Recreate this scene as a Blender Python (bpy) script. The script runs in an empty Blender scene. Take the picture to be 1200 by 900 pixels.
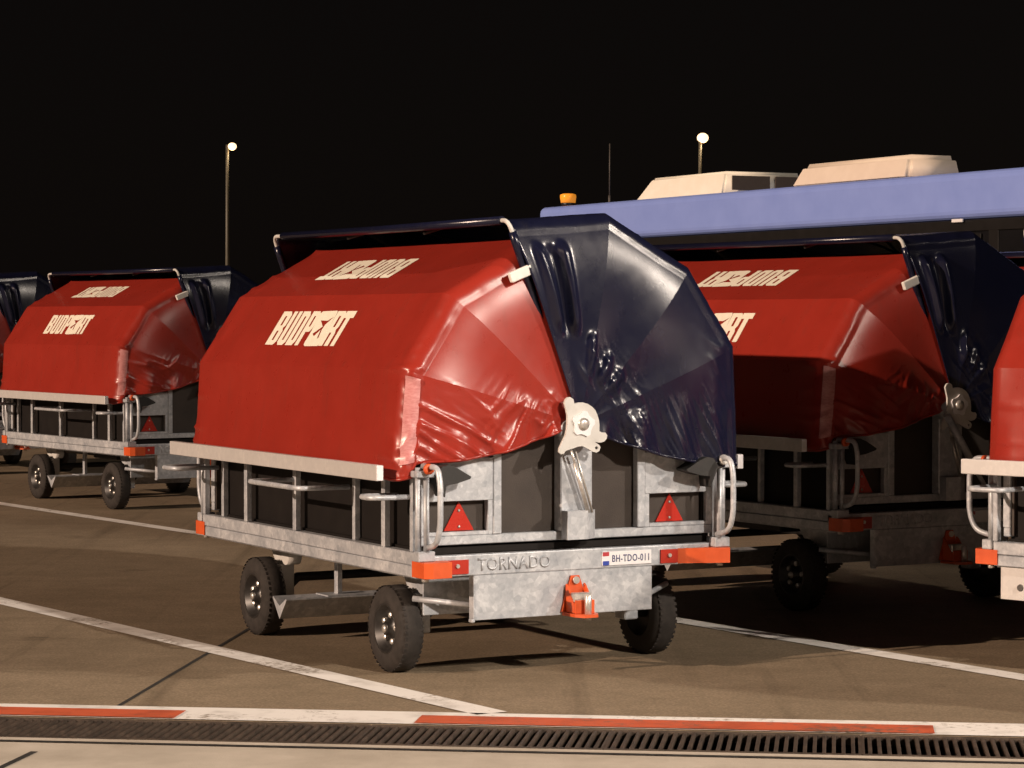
import bpy, bmesh, math, random
from mathutils import Vector, Matrix, noise
from mathutils.geometry import tessellate_polygon
PI = math.pi
random.seed(7)
S = bpy.context.scene
COL = S.collection

# ------------------------------------------------------------------ materials
def new_mat(name):
    m = bpy.data.materials.new(name); m.use_nodes = True
    nt = m.node_tree
    return m, nt, nt.nodes['Principled BSDF']

def N(nt, kind, **kw):
    n = nt.nodes.new(kind)
    for k, v in kw.items():
        if k in n.inputs: n.inputs[k].default_value = v
        else: setattr(n, k, v)
    return n

def ramp(nt, stops):
    r = nt.nodes.new('ShaderNodeValToRGB')
    e = r.color_ramp.elements
    while len(e) < len(stops): e.new(0.5)
    for i, (p, c) in enumerate(stops):
        e[i].position = p; e[i].color = (*c, 1)
    return r

def noisy(name, c1, c2, scale=8, rough=(.45, .6), metal=0, detail=6, bump=0, bump_scale=None, spec=.5, stretch=None, lo=.3, hi=.7, bump_dist=.01):
    m, nt, b = new_mat(name)
    tc = N(nt, 'ShaderNodeTexCoord')
    mp = N(nt, 'ShaderNodeMapping')
    if stretch: mp.inputs['Scale'].default_value = stretch
    nt.links.new(tc.outputs['Object'], mp.inputs['Vector'])
    n1 = N(nt, 'ShaderNodeTexNoise', Scale=scale, Detail=detail, Roughness=.6)
    nt.links.new(mp.outputs[0], n1.inputs['Vector'])
    r = ramp(nt, [(lo, c1), (hi, c2)])
    nt.links.new(n1.outputs['Fac'], r.inputs[0]); nt.links.new(r.outputs[0], b.inputs['Base Color'])
    mr = N(nt, 'ShaderNodeMapRange'); mr.inputs['To Min'].default_value = rough[0]; mr.inputs['To Max'].default_value = rough[1]
    nt.links.new(n1.outputs['Fac'], mr.inputs[0]); nt.links.new(mr.outputs[0], b.inputs['Roughness'])
    b.inputs['Metallic'].default_value = metal
    b.inputs['Specular IOR Level'].default_value = spec
    if bump:
        n2 = N(nt, 'ShaderNodeTexNoise', Scale=bump_scale or scale * 6, Detail=5)
        nt.links.new(mp.outputs[0], n2.inputs['Vector'])
        bp = N(nt, 'ShaderNodeBump', Strength=bump, Distance=bump_dist)
        nt.links.new(n2.outputs['Fac'], bp.inputs['Height']); nt.links.new(bp.outputs[0], b.inputs['Normal'])
    return m

def galvanized(name, c_lo, c_hi):
    m, nt, b = new_mat(name)
    tc = N(nt, 'ShaderNodeTexCoord')
    n1 = N(nt, 'ShaderNodeTexNoise', Scale=7, Detail=8, Roughness=.65, Distortion=.6)
    vo = N(nt, 'ShaderNodeTexVoronoi', Scale=38)
    n3 = N(nt, 'ShaderNodeTexNoise', Scale=60, Detail=3)
    for n in (n1, vo, n3): nt.links.new(tc.outputs['Object'], n.inputs['Vector'])
    mx = N(nt, 'ShaderNodeMix', data_type='FLOAT'); mx.inputs[0].default_value = .22
    nt.links.new(n1.outputs['Fac'], mx.inputs[2]); nt.links.new(vo.outputs['Color'], mx.inputs[3])
    mx2 = N(nt, 'ShaderNodeMix', data_type='FLOAT'); mx2.inputs[0].default_value = .18
    nt.links.new(mx.outputs[0], mx2.inputs[2]); nt.links.new(n3.outputs['Fac'], mx2.inputs[3])
    r = ramp(nt, [(.32, c_lo), (.52, tuple((a + c) / 2 for a, c in zip(c_lo, c_hi))), (.66, c_hi)])
    nt.links.new(mx2.outputs[0], r.inputs[0]); nt.links.new(r.outputs[0], b.inputs['Base Color'])
    mr = N(nt, 'ShaderNodeMapRange'); mr.inputs['To Min'].default_value = .55; mr.inputs['To Max'].default_value = .36
    nt.links.new(mx2.outputs[0], mr.inputs[0]); nt.links.new(mr.outputs[0], b.inputs['Roughness'])
    b.inputs['Metallic'].default_value = .25
    bp = N(nt, 'ShaderNodeBump', Strength=.18, Distance=.004)
    nt.links.new(n1.outputs['Fac'], bp.inputs['Height']); nt.links.new(bp.outputs[0], b.inputs['Normal'])
    return m

def vinyl(name, c1, c2, rough, grime, crumple=.10):
    """coated tarpaulin: dusty smears and run marks, crumpled coat, fine weave"""
    m, nt, b = new_mat(name)
    tc = N(nt, 'ShaderNodeTexCoord')
    n1 = N(nt, 'ShaderNodeTexNoise', Scale=3.2, Detail=9, Roughness=.68)
    n2 = N(nt, 'ShaderNodeTexNoise', Scale=14, Detail=4, Roughness=.55)
    n3 = N(nt, 'ShaderNodeTexNoise', Scale=420, Detail=1)
    for n in (n1, n2, n3): nt.links.new(tc.outputs['Object'], n.inputs['Vector'])
    r = ramp(nt, [(.3, c1), (.72, c2)])
    nt.links.new(n1.outputs['Fac'], r.inputs[0])
    mp = N(nt, 'ShaderNodeMapping'); mp.inputs['Scale'].default_value = (9, 9, .9)
    nt.links.new(tc.outputs['Object'], mp.inputs['Vector'])
    n4 = N(nt, 'ShaderNodeTexNoise', Scale=1.6, Detail=8, Roughness=.7)
    nt.links.new(mp.outputs[0], n4.inputs['Vector'])
    g = ramp(nt, [(.54, (0, 0, 0)), (.78, (1, 1, 1))]); nt.links.new(n4.outputs['Fac'], g.inputs[0])
    gm = N(nt, 'ShaderNodeMath', operation='MULTIPLY'); gm.inputs[1].default_value = .40
    nt.links.new(g.outputs[0], gm.inputs[0])
    mx = N(nt, 'ShaderNodeMix', data_type='RGBA'); mx.inputs[7].default_value = (*grime, 1)
    nt.links.new(gm.outputs[0], mx.inputs[0]); nt.links.new(r.outputs[0], mx.inputs[6])
    nt.links.new(mx.outputs[2], b.inputs['Base Color'])
    mr = N(nt, 'ShaderNodeMapRange'); mr.inputs['To Min'].default_value = rough[0]; mr.inputs['To Max'].default_value = rough[1]
    nt.links.new(n2.outputs['Fac'], mr.inputs[0]); nt.links.new(mr.outputs[0], b.inputs['Roughness'])
    n5 = N(nt, 'ShaderNodeTexNoise', Scale=5.5, Detail=3, Roughness=.5, Distortion=.4); n5.noise_type = 'RIDGED_MULTIFRACTAL'
    nt.links.new(tc.outputs['Object'], n5.inputs['Vector'])
    b1 = N(nt, 'ShaderNodeBump', Strength=crumple, Distance=.006)
    nt.links.new(n5.outputs['Fac'], b1.inputs['Height'])
    b2 = N(nt, 'ShaderNodeBump', Strength=.12, Distance=.001)
    nt.links.new(n3.outputs['Fac'], b2.inputs['Height']); nt.links.new(b1.outputs[0], b2.inputs['Normal'])
    nt.links.new(b2.outputs[0], b.inputs['Normal'])
    b.inputs['Specular IOR Level'].default_value = .42
    return m

def emitter(name, col, strength):
    m, nt, b = new_mat(name)
    b.inputs['Base Color'].default_value = (*col, 1)
    b.inputs['Emission Color'].default_value = (*col, 1)
    b.inputs['Emission Strength'].default_value = strength
    return m

M = {}
M['galv'] = galvanized('galvanized_steel', (.29, .315, .35), (.63, .65, .675))
M['rail'] = galvanized('brushed_aluminium', (.52, .51, .50), (.64, .62, .60))
M['red'] = vinyl('red_tarpaulin', (.262, .0225, .0135), (.312, .028, .0175), (.24, .34), (.16, .035, .024))
M['navy'] = vinyl('navy_tarpaulin', (.0055, .0065, .020), (.008, .009, .026), (.17, .29), (.022, .021, .024))
M['print'] = noisy('printed_white', (.80, .76, .62), (.86, .82, .70), 30, (.5, .6))
M['reflect'] = noisy('reflective_tape', (.44, .15, .15), (.62, .29, .28), 40, (.25, .4), stretch=(1, 1, 3))
M['tab'] = noisy('white_strap', (.70, .68, .64), (.80, .78, .74), 30, (.5, .6))
M['ply'] = noisy('film_faced_plywood', (.026, .018, .014), (.040, .029, .022), 9, (.45, .6), bump=.1, bump_scale=200)
M['plydark'] = noisy('dark_side_board', (.0065, .005, .0045), (.010, .008, .007), 9, (.6, .75), spec=.2)
M['black'] = noisy('black_rubber', (.010, .010, .010), (.022, .021, .020), 25, (.55, .7), bump=.1)
M['tyre'] = noisy('tyre_rubber', (.024, .021, .019), (.046, .040, .036), 22, (.75, .9), bump=.15, bump_scale=120, spec=.3)
M['rim'] = noisy('black_rim', (.012, .011, .011), (.03, .028, .026), 25, (.3, .45))
M['zinc'] = noisy('zinc_bolts', (.50, .48, .45), (.68, .66, .62), 60, (.25, .4), metal=.6)
M['cream'] = noisy('cream_paint', (.52, .51, .48), (.62, .61, .58), 18, (.45, .6))
M['orange'] = noisy('orange_paint', (.56, .078, .016), (.66, .10, .02), 16, (.35, .5), bump=.05)
M['redplate'] = noisy('red_reflector', (.40, .026, .014), (.46, .032, .017), 8, (.25, .35))
M['tri'] = noisy('red_triangle', (.44, .024, .014), (.48, .028, .016), 8, (.22, .32))
M['plate'] = noisy('white_plate', (.74, .74, .76), (.80, .80, .82), 40, (.35, .45))
M['ink'] = noisy('plate_ink', (.045, .055, .15), (.06, .07, .18), 40, (.4, .5))
M['flagred'] = noisy('flag_red', (.42, .03, .04), (.46, .04, .05), 40, (.4, .5))
M['flagblue'] = noisy('flag_blue', (.02, .05, .32), (.03, .06, .36), 40, (.4, .5))
M['iron_dark'] = noisy('dark_bolt', (.05, .045, .04), (.09, .08, .07), 30, (.5, .6))
M['yellow'] = noisy('yellow_strap', (.62, .45, .05), (.7, .5, .07), 40, (.5, .6))

# ------------------------------------------------------------------ mesh builder
class MB:
    def __init__(self): self.bm = bmesh.new()
    def _xf(self, geom, mat):
        bmesh.ops.transform(self.bm, matrix=mat, verts=geom)
    def box(self, x0, x1, y0, y1, z0, z1, bev=.003, rot=None, seg=1):
        c = Vector(((x0 + x1) / 2, (y0 + y1) / 2, (z0 + z1) / 2))
        r = bmesh.ops.create_cube(self.bm, size=1)
        vs = r['verts']
        sx, sy, sz = abs(x1 - x0), abs(y1 - y0), abs(z1 - z0)
        self._xf(vs, Matrix.Diagonal((sx, sy, sz, 1)))
        if bev:
            bev = min(bev, sx * .3, sy * .3, sz * .3)
            es = list({e for v in vs for e in v.link_edges})
            r2 = bmesh.ops.bevel(self.bm, geom=es, offset=bev, segments=seg, affect='EDGES', profile=.5)
            vs = list({v for f in r2['faces'] for v in f.verts} | {v for v in vs if v.is_valid})
        mt = Matrix.Translation(c)
        if rot is not None: mt = mt @ rot.to_4x4()
        self._xf(vs, mt)
        return self
    def tube(self, pts, r, seg=10, caps=True, radii=None):
        pts = [Vector(p) for p in pts]
        n = len(pts); rings = []
        t0 = (pts[1] - pts[0]).normalized()
        ref = Vector((0, 0, 1)) if abs(t0.z) < .9 else Vector((1, 0, 0))
        u = t0.cross(ref).normalized()
        for i, p in enumerate(pts):
            if i == 0: t = pts[1] - p
            elif i == n - 1: t = p - pts[-2]
            else: t = (pts[i + 1] - p).normalized() + (p - pts[i - 1]).normalized()
            t.normalize()
            u = (u - t * u.dot(t)).normalized(); w = t.cross(u)
            rr = radii[i] if radii else r
            rings.append([self.bm.verts.new(p + (u * math.cos(a) + w * math.sin(a)) * rr) for a in [2 * PI * k / seg for k in range(seg)]])
        for a, b in zip(rings, rings[1:]):
            for k in range(seg):
                f = self.bm.faces.new((a[k], a[(k + 1) % seg], b[(k + 1) % seg], b[k])); f.smooth = True
        if caps:
            self.bm.faces.new(list(reversed(rings[0]))); self.bm.faces.new(rings[-1])
        return self
    def lathe(self, prof, origin, axis='X', seg=40, smooth=True, phase=0, caps=True):
        """prof: list of (axial, radius)"""
        o = Vector(origin); rings = []
        for (a, r) in prof:
            ring = []
            for k in range(seg):
                t = 2 * PI * k / seg + phase
                if axis == 'X': p = Vector((a, r * math.cos(t), r * math.sin(t)))
                elif axis == 'Y': p = Vector((r * math.cos(t), a, r * math.sin(t)))
                else: p = Vector((r * math.cos(t), r * math.sin(t), a))
                ring.append(self.bm.verts.new(o + p))
            rings.append(ring)
        for a, b in zip(rings, rings[1:]):
            for k in range(seg):
                f = self.bm.faces.new((a[k], a[(k + 1) % seg], b[(k + 1) % seg], b[k])); f.smooth = smooth
        if caps and prof[0][1] > 1e-5: self.bm.faces.new(list(reversed(rings[0])))
        if caps and prof[-1][1] > 1e-5: self.bm.faces.new(rings[-1])
        return self
    def prism(self, poly, d0, d1, plane='XZ', bev=0, holes=()):
        """2-D outline given thickness between d0 and d1 along the remaining axis"""
        loops = [list(poly)] + [list(h) for h in holes]
        flat = [p for l in loops for p in l]
        tris = tessellate_polygon([[Vector((p[0], p[1], 0)) for p in l] for l in loops])
        def P(p, d):
            if plane == 'XZ': return Vector((p[0], d, p[1]))
            if plane == 'XY': return Vector((p[0], p[1], d))
            return Vector((d, p[0], p[1]))
        A = [self.bm.verts.new(P(p, d0)) for p in flat]
        B = [self.bm.verts.new(P(p, d1)) for p in flat]
        for t in tris:
            try:
                self.bm.faces.new([A[i] for i in t]); self.bm.faces.new([B[i] for i in reversed(t)])
            except ValueError: pass
        o = 0
        for l in loops:
            n = len(l)
            for k in range(n):
                i, j = o + k, o + (k + 1) % n
                try: self.bm.faces.new((A[i], A[j], B[j], B[i]))
                except ValueError: pass
            o += n
        return self
    def mesh(self, name, mat):
        bmesh.ops.recalc_face_normals(self.bm, faces=self.bm.faces)
        me = bpy.data.meshes.new(name); self.bm.to_mesh(me); self.bm.free()
        me.materials.append(mat)
        return me
    def build(self, name, mat, parent=None):
        o = bpy.data.objects.new(name, self.mesh(name, mat)); COL.objects.link(o)
        if parent is not None: o.parent = parent
        return o

def thing(name, label, cat, loc=(0, 0, 0), rz=0, group=None):
    o = bpy.data.objects.new(name, None); COL.objects.link(o)
    o.location = loc; o.rotation_euler = (0, 0, rz); o['label'] = label; o['category'] = cat
    o.empty_display_size = .3
    if group: o['group'] = group
    return o

def copy_tree(o, parent=None, skip=()):
    c = o.copy(); COL.objects.link(c); c.parent = parent
    for ch in list(o.children):
        if ch.name.split('.')[0] in skip: continue
        copy_tree(ch, c, skip)
    return c

def fillet(pts, r, seg=5):
    """polyline with its inner corners rounded"""
    pts = [Vector(p) for p in pts]; out = [pts[0]]
    for a, b, c in zip(pts, pts[1:], pts[2:]):
        d1, d2 = (a - b), (c - b)
        rr = min(r, d1.length * .49, d2.length * .49)
        p, q = b + d1.normalized() * rr, b + d2.normalized() * rr
        for k in range(seg + 1):
            t = k / seg
            out.append(p * (1 - t) ** 2 + b * 2 * t * (1 - t) + q * t * t)
    out.append(pts[-1])
    return out

def text_mesh(s, height, extrude, name, mat, parent, place, width=None, bold=.0, spacing=1.0):
    """built-in letters turned into a mesh; place = matrix putting (x right, y up, z out)"""
    cu = bpy.data.curves.new(name, 'FONT'); cu.body = s; cu.size = 1; cu.extrude = 0; cu.offset = bold
    cu.space_character = spacing; cu.resolution_u = 3
    ob = bpy.data.objects.new(name, cu); COL.objects.link(ob)
    dg = bpy.context.evaluated_depsgraph_get(); dg.update()
    me = bpy.data.meshes.new_from_object(ob.evaluated_get(dg))
    bpy.data.objects.remove(ob); bpy.data.curves.remove(cu)
    xs = [v.co.x for v in me.vertices]; ys = [v.co.y for v in me.vertices]
    x0, x1, y0, y1 = min(xs), max(xs), min(ys), max(ys)
    sy = height / (y1 - y0); sx = (width / (x1 - x0)) if width else sy
    bm = bmesh.new(); bm.from_mesh(me); bpy.data.meshes.remove(me)
    for v in bm.verts: v.co = Vector(((v.co.x - x0) * sx, (v.co.y - y0) * sy, 0))
    r = bmesh.ops.extrude_face_region(bm, geom=list(bm.faces))
    for v in [g for g in r['geom'] if isinstance(g, bmesh.types.BMVert)]: v.co.z += extrude
    for v in bm.verts: v.co = place @ v.co
    bmesh.ops.recalc_face_normals(bm, faces=bm.faces)
    m2 = bpy.data.meshes.new(name); bm.to_mesh(m2); bm.free(); m2.materials.append(mat)
    o = bpy.data.objects.new(name, m2); COL.objects.link(o); o.parent = parent
    return o

# ------------------------------------------------------------------ covers (tarpaulin shells on hoops)
HX, HZ, HY = 0.0, 1.185, -.045          # pivot axis of the two shells
def nz(x, y, z): return noise.noise(Vector((x, y, z)))
def ridged(x, y, z):
    v = 1 - abs(nz(x, y, z)) * 2.2
    return max(0, v) ** 3

class Cover:
    def __init__(s, hoops, y0, y1, b, hub_y, disp):
        s.h = hoops; s.y0 = y0; s.y1 = y1; s.b = b; s.hub_y = hub_y; s.disp = disp
    def xz(s, th):
        for (a, ra), (c, rc) in zip(s.h, s.h[1:]):
            if min(a, c) - 1e-6 <= th <= max(a, c) + 1e-6:
                A = Vector((math.cos(math.radians(a)), math.sin(math.radians(a)))) * ra
                B = Vector((math.cos(math.radians(c)), math.sin(math.radians(c)))) * rc
                d = Vector((math.cos(math.radians(th)), math.sin(math.radians(th))))
                # ray-chord crossing
                e = B - A; den = d.x * e.y - d.y * e.x
                t = (A.x * e.y - A.y * e.x) / den
                k = (th - a) / (c - a)
                return t, k
        return s.h[-1][1], 0
    def point(s, th, u):
        """u: -1..0 front fan (hub to rim), 0..1 bevel, 1..2 along, 2..3 rear bevel, 3..4 rear fan"""
        R, k = s.xz(th); d = Vector((math.cos(math.radians(th)), 0, math.sin(math.radians(th))))
        sag = math.sin(PI * k)
        b = s.b
        def fan(rho, yr, sgn):
            q = rho / (R - b)
            y = s.hub_y * (1 - q) + (s.y0 - .05) * q + .05 * q ** 5 * 1.4 - .02 * q + sag * .010 * q * (1 - q) * 3
            return y
        if u <= 0:
            q = u + 1; rho = .05 + (R - b - .05) * q
            y = fan(rho, s.y0, 1)
            p = d * rho + Vector((0, y, 0))
        elif u <= 1:
            a = u * PI / 2
            bb = b * (1 - .0)
            p = d * (R - b + bb * math.sin(a)) + Vector((0, s.y0 + b * (1 - math.cos(a)), 0))
        elif u <= 2:
            t = u - 1
            p = d * R + Vector((0, s.y0 + b + (s.y1 - s.y0 - 2 * b) * t, 0))
        elif u <= 3:
            a = (u - 2) * PI / 2
            p = d * (R - b + b * math.cos(a)) + Vector((0, s.y1 - b + b * math.sin(a), 0))
        else:
            q = 4 - u; rho = .05 + (R - b - .05) * q
            y = s.y0 + s.y1 - fan(rho, 0, 1)
            p = d * rho + Vector((0, y, 0))
        p += Vector((HX, 0, HZ))
        p += s.disp(th, u, R, d, p, k)
        return p
    def grid(s, ths, us, off=0):
        P = [[s.point(t, u) for u in us] for t in ths]
        return P
    def mesh(s, name, mat, parent, nth=34, thick=.004):
        ths = []
        for (a, _), (c, _) in zip(s.h, s.h[1:]):
            ths += [a + (c - a) * i / nth for i in range(nth)]
        ths.append(s.h[-1][0])
        us = [-1 + i / 84 for i in range(84)] + [i / 8 for i in range(8)] + [1 + i / 26 for i in range(26)] + [2 + i / 6 for i in range(6)] + [3 + i / 14 for i in range(15)]
        return sheet(s.grid(ths, us), name, mat, parent, thick, [i * nth for i in range(1, len(s.h) - 1)])

def sheet(P, name, mat, parent, thick, seams=()):
    bm = bmesh.new()
    V = [[bm.verts.new(p) for p in row] for row in P]
    for i in range(len(V) - 1):
        for j in range(len(V[0]) - 1):
            f = bm.faces.new((V[i][j], V[i + 1][j], V[i + 1][j + 1], V[i][j + 1])); f.smooth = True
    for i in seams:
        for a, b in zip(V[i], V[i][1:]): bm.edges.get((a, b)).smooth = False
    bm.normal_update()
    me = bpy.data.meshes.new(name); bm.to_mesh(me); bm.free(); me.materials.append(mat)
    o = bpy.data.objects.new(name, me); COL.objects.link(o); o.parent = parent
    if thick:
        md = o.modifiers.new('Solidify', 'SOLIDIFY'); md.thickness = thick; md.offset = 0
    return o

RED = [(194, .93), (163.3, .90), (136, .88), (101, .885), (92, .885)]
NAV = [(-13.3, .985), (21.2, 1.0), (48, 1.0), (78.1, 1.017), (109.7, 1.011)]

SEED = [0.0]
def smooth(a, b, x):
    t = max(0, min(1, (x - a) / (b - a))); return t * t * (3 - 2 * t)

def red_disp(th, u, R, d, p, k):
    sd = SEED[0]
    out = Vector((0, 0, 0))
    hem = smooth(172, 192, th)
    if u <= 0:
        q = u + 1
        rim = smooth(.0, .12, q)
        # oblique folds above the hem and around the pivot
        z = p.z - HZ
        b1 = .43 * p.x + .90 * z; a1 = .90 * p.x - .43 * z
        b2 = -.80 * p.x + .60 * z; a2 = .60 * p.x + .80 * z
        w = ridged(b1 * 12, a1 * 2.4, 4.7 + sd) * smooth(160, 180, th) * smooth(.40, .62, q) * .017
        w += ridged(b1 * 23, a1 * 3.6, 9.2 + sd) * smooth(170, 184, th) * smooth(.5, .8, q) * .0055
        w += ridged(b1 * 36, a1 * 5, 2.2 + sd) * smooth(158, 176, th) * smooth(.35, .6, q) * .0022
        w += ridged(b2 * 30, a2 * 5, 6.2 + sd) * smooth(.06, .16, q) * (1 - smooth(.5, .75, q)) * smooth(140, 165, th) * .0025
        w += ridged(b2 * 13, a2 * 2.6, 1.3 + sd) * smooth(.06, .16, q) * (1 - smooth(.42, .66, q)) * smooth(146, 172, th) * .017
        w += ridged(p.x * 16, z * 9, 8.1 + sd) * math.exp(-((q - .17) / .08) ** 2) * smooth(120, 150, th) * .010
        out.y -= w
        out.y += nz(p.x * 3, p.z * 3, 2.2) * .004 * rim
        # bunching of the hem: it hangs a little lower towards the corner
        out.z -= hem * (.035 * math.sin(PI * min(1, q * 1.05)) - .03 * q)
        out.y -= hem * .02 * math.sin(q * 19) * rim
    elif u <= 1:
        w = ridged(p.z * 15 + sd, u * 1.3, 3.3) * .012 * (.12 + hem + math.exp(-((th - 163) / 3) ** 2)) + nz(p.x * 9, p.z * 9, u * 2) * .002
        out += d * w; out.y -= w
        out.z -= hem * .02
    elif u <= 2:
        t = u - 1
        out += d * (nz(p.x * 1.5, p.y * 1.6, p.z * 1.5) * .004)
        e = min(t, 1 - t)
        out += d * (ridged(p.y * 2 + p.z * 9, p.z * 6, 5.5) * .012 * math.exp(-(e / .03) ** 2))
        out -= Vector((1, 0, 0)) * hem * .012
    else:
        out += d * nz(p.x * 4, p.y * 4, p.z * 4) * .01
    return out

def navy_disp(th, u, R, d, p, k):
    sd = SEED[0]
    out = Vector((0, 0, 0))
    hem = 1 - smooth(-13, 16, th)
    if u <= 0:
        q = u + 1
        rim = smooth(.0, .15, q)
        def fold(th0, sig, amp, lo, hi, bend=0):
            t0 = th0 + bend * (1 - q)
            return amp * math.exp(-((th - t0) * q / sig) ** 2) * smooth(lo, lo + .12, q) * (1 - smooth(hi - .08, hi, q))
        z = p.z - HZ
        w = fold(104.0, 1.2, .036, .42, .97, -2) + fold(95.5, 1.3, .044, .40, .97, -5) - fold(99.6, 1.7, .018, .4, .96, -4)
        w += fold(90, 1.0, .022, .18, .46, -16) + fold(76, 1.3, .020, .16, .40, -20) + fold(60, 1.5, .016, .14, .36, -20)
        b1 = .80 * p.x + .60 * z; a1 = -.60 * p.x + .80 * z
        w += ridged(b1 * 16, a1 * 4, 3.1 + sd) * math.exp(-((q - .25) / .11) ** 2) * (1 - smooth(80, 100, th)) * .010
        # hanging folds above the hem, slanting down towards the corner
        c = p.x + .55 * z; e = -.55 * p.x + z
        hw = 1 - smooth(3, 15, th)
        w += ridged(c * 9, e * 1.2, 7.7 + sd) * hw * smooth(.2, .3, q) * .018
        w += ridged(c * 19, e * 1.6, 2.9 + sd) * hw * smooth(.25, .4, q) * .011
        w += ridged(c * 34, e * 3, 5.9 + sd) * (1 - smooth(8, 22, th)) * smooth(.2, .4, q) * .005
        w += ridged(b1 * 30, a1 * 6, 1.1 + sd) * math.exp(-((q - .3) / .12) ** 2) * (1 - smooth(60, 100, th)) * .003
        w += ridged(p.x * 9 + 3, p.z * 11, 2.7) * .008 * smooth(.82, .95, q) * math.exp(-((th - 20) / 7) ** 2)
        out.y -= w
        out.y += nz(p.x * 2.6, p.z * 2.6, 6.2) * .004 * rim
        out.z -= hem * (.02 + .03 * math.sin(PI * q))
        out.y -= hem * .02 * math.sin(q * 23) * rim
    elif u <= 1:
        w = ridged(p.z * 9 + sd, p.x * 5, 3.3) * .004 + nz(p.x * 9, p.z * 9, u * 2) * .003
        out += d * w
    elif u <= 2:
        out += d * nz(p.x * 1.5, p.y * 1.6, p.z * 1.5) * .005
    else:
        out += d * nz(p.x * 4, p.y * 4, p.z * 4) * .012
    return out

# letter outlines on a unit cell, (x, y) both 0..1
def cell(pts, x0, x1): return [(x0 + p[0] * (x1 - x0), p[1]) for p in pts]
GLY = {
 'B': ([(0, 0), (.8, 0), (1, .1), (1, .42), (.86, .5), (1, .58), (1, .9), (.82, 1), (0, 1)], [[(.42, .14), (.60, .14), (.60, .42), (.42, .42)], [(.42, .58), (.60, .58), (.60, .86), (.42, .86)]]),
 'U': ([(.0, .1), (.2, 0), (.8, 0), (1, .1), (1, 1), (.60, 1), (.60, .15), (.42, .15), (.42, 1), (0, 1)], []),
 'D': ([(0, 0), (.8, 0), (1, .12), (1, .88), (.8, 1), (0, 1)], [[(.42, .15), (.60, .15), (.60, .85), (.42, .85)]]),
 'P': ([(0, 0), (.42, 0), (.42, .40), (.82, .40), (1, .5), (1, .9), (.82, 1), (0, 1)], [[(.42, .55), (.60, .55), (.60, .86), (.42, .86)]]),
 'R': ([(0, 0), (.40, 0), (.40, .38), (.58, .38), (.58, 0), (1, 0), (1, .36), (.88, .46), (1, .56), (1, .9), (.82, 1), (0, 1)], [[(.40, .54), (.60, .54), (.60, .86), (.40, .86)]]),
 'T': ([(.28, 0), (.68, 0), (.68, .80), (1, .80), (1, 1), (0, 1), (0, .80), (.28, .80)], []),
}
def zp(l):   # outline of the folded middle sign, read off in picture steps and set upright
    out = []
    for X, Y in l:
        y = (505 - Y) / 360; out.append(((X - 105 - 180 * y) / 790, y))
    return out
SIGN = (zp([(553, 512), (541, 498), (548, 472), (600, 372), (618, 330), (690, 168), (715, 146), (870, 140), (868, 160), (715, 480), (690, 508)]),
        [zp([(700, 242), (772, 245), (842, 200), (752, 285), (722, 335), (692, 425), (676, 432), (708, 338), (640, 408), (625, 382), (726, 305)])])
LOGO = [('B', .0, .135), ('U', .152, .268), ('D', .284, .402), ('P', .418, .535), None, ('R', .752, .878), ('T', .872, 1.0)]

def logo(cov, i, y_start, y_end, v0, v1, parent):
    """lettering printed on the flat panel between hoops i and i+1; runs from y_start to y_end"""
    a, ra = cov.h[i]; c, rc = cov.h[i + 1]
    A = Vector((math.cos(math.radians(a)) * ra, math.sin(math.radians(a)) * ra))
    B = Vector((math.cos(math.radians(c)) * rc, math.sin(math.radians(c)) * rc))
    e = (B - A); L = e.length; e /= L
    bm = bmesh.new()
    def put(x, y):
        v = v0 + (v1 - v0) * y; yy = y_start + (y_end - y_start) * x
        q = A + e * v
        th = math.degrees(math.atan2(q.y, q.x)); th += 360 if th < 0 else 0
        t = (yy - (cov.y0 + cov.b)) / (cov.y1 - cov.y0 - 2 * cov.b)
        d = Vector((math.cos(math.radians(th)), 0, math.sin(math.radians(th))))
        p = cov.point(th, 1 + t)
        nrm = Vector((-abs(e.y), 0, abs(e.x)))
        return p + nrm * .0035
    for g in LOGO:
        if g is None: loops = [SIGN[0]] + SIGN[1]
        else:
            o, hs = GLY[g[0]]
            loops = [cell(o, g[1], g[2])] + [cell(h, g[1], g[2]) for h in hs]
        flat = [p for l in loops for p in l]
        tris = tessellate_polygon([[Vector((p[0], p[1], 0)) for p in l] for l in loops])
        V = [bm.verts.new((p[0], p[1], 0)) for p in flat]
        for t in tris:
            try: bm.faces.new([V[k] for k in t])
            except ValueError: pass
    for k in range(2):
        bmesh.ops.subdivide_edges(bm, edges=[ed for ed in bm.edges if ed.calc_length() > .12], cuts=1)
    bmesh.ops.triangulate(bm, faces=bm.faces)
    for v in bm.verts: v.co = put(v.co.x, v.co.y)
    bmesh.ops.recalc_face_normals(bm, faces=bm.faces)
    me = bpy.data.meshes.new('lettering'); bm.to_mesh(me); bm.free(); me.materials.append(M['print'])
    o = bpy.data.objects.new('lettering', me); COL.objects.link(o); o.parent = parent
    return o

# ------------------------------------------------------------------ the baggage trailer
HW, LEN = .836, 2.614
POSTS = [2.60, 2.407, 2.013, 1.377, .734, .345, .047]
WR = .207

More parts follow.
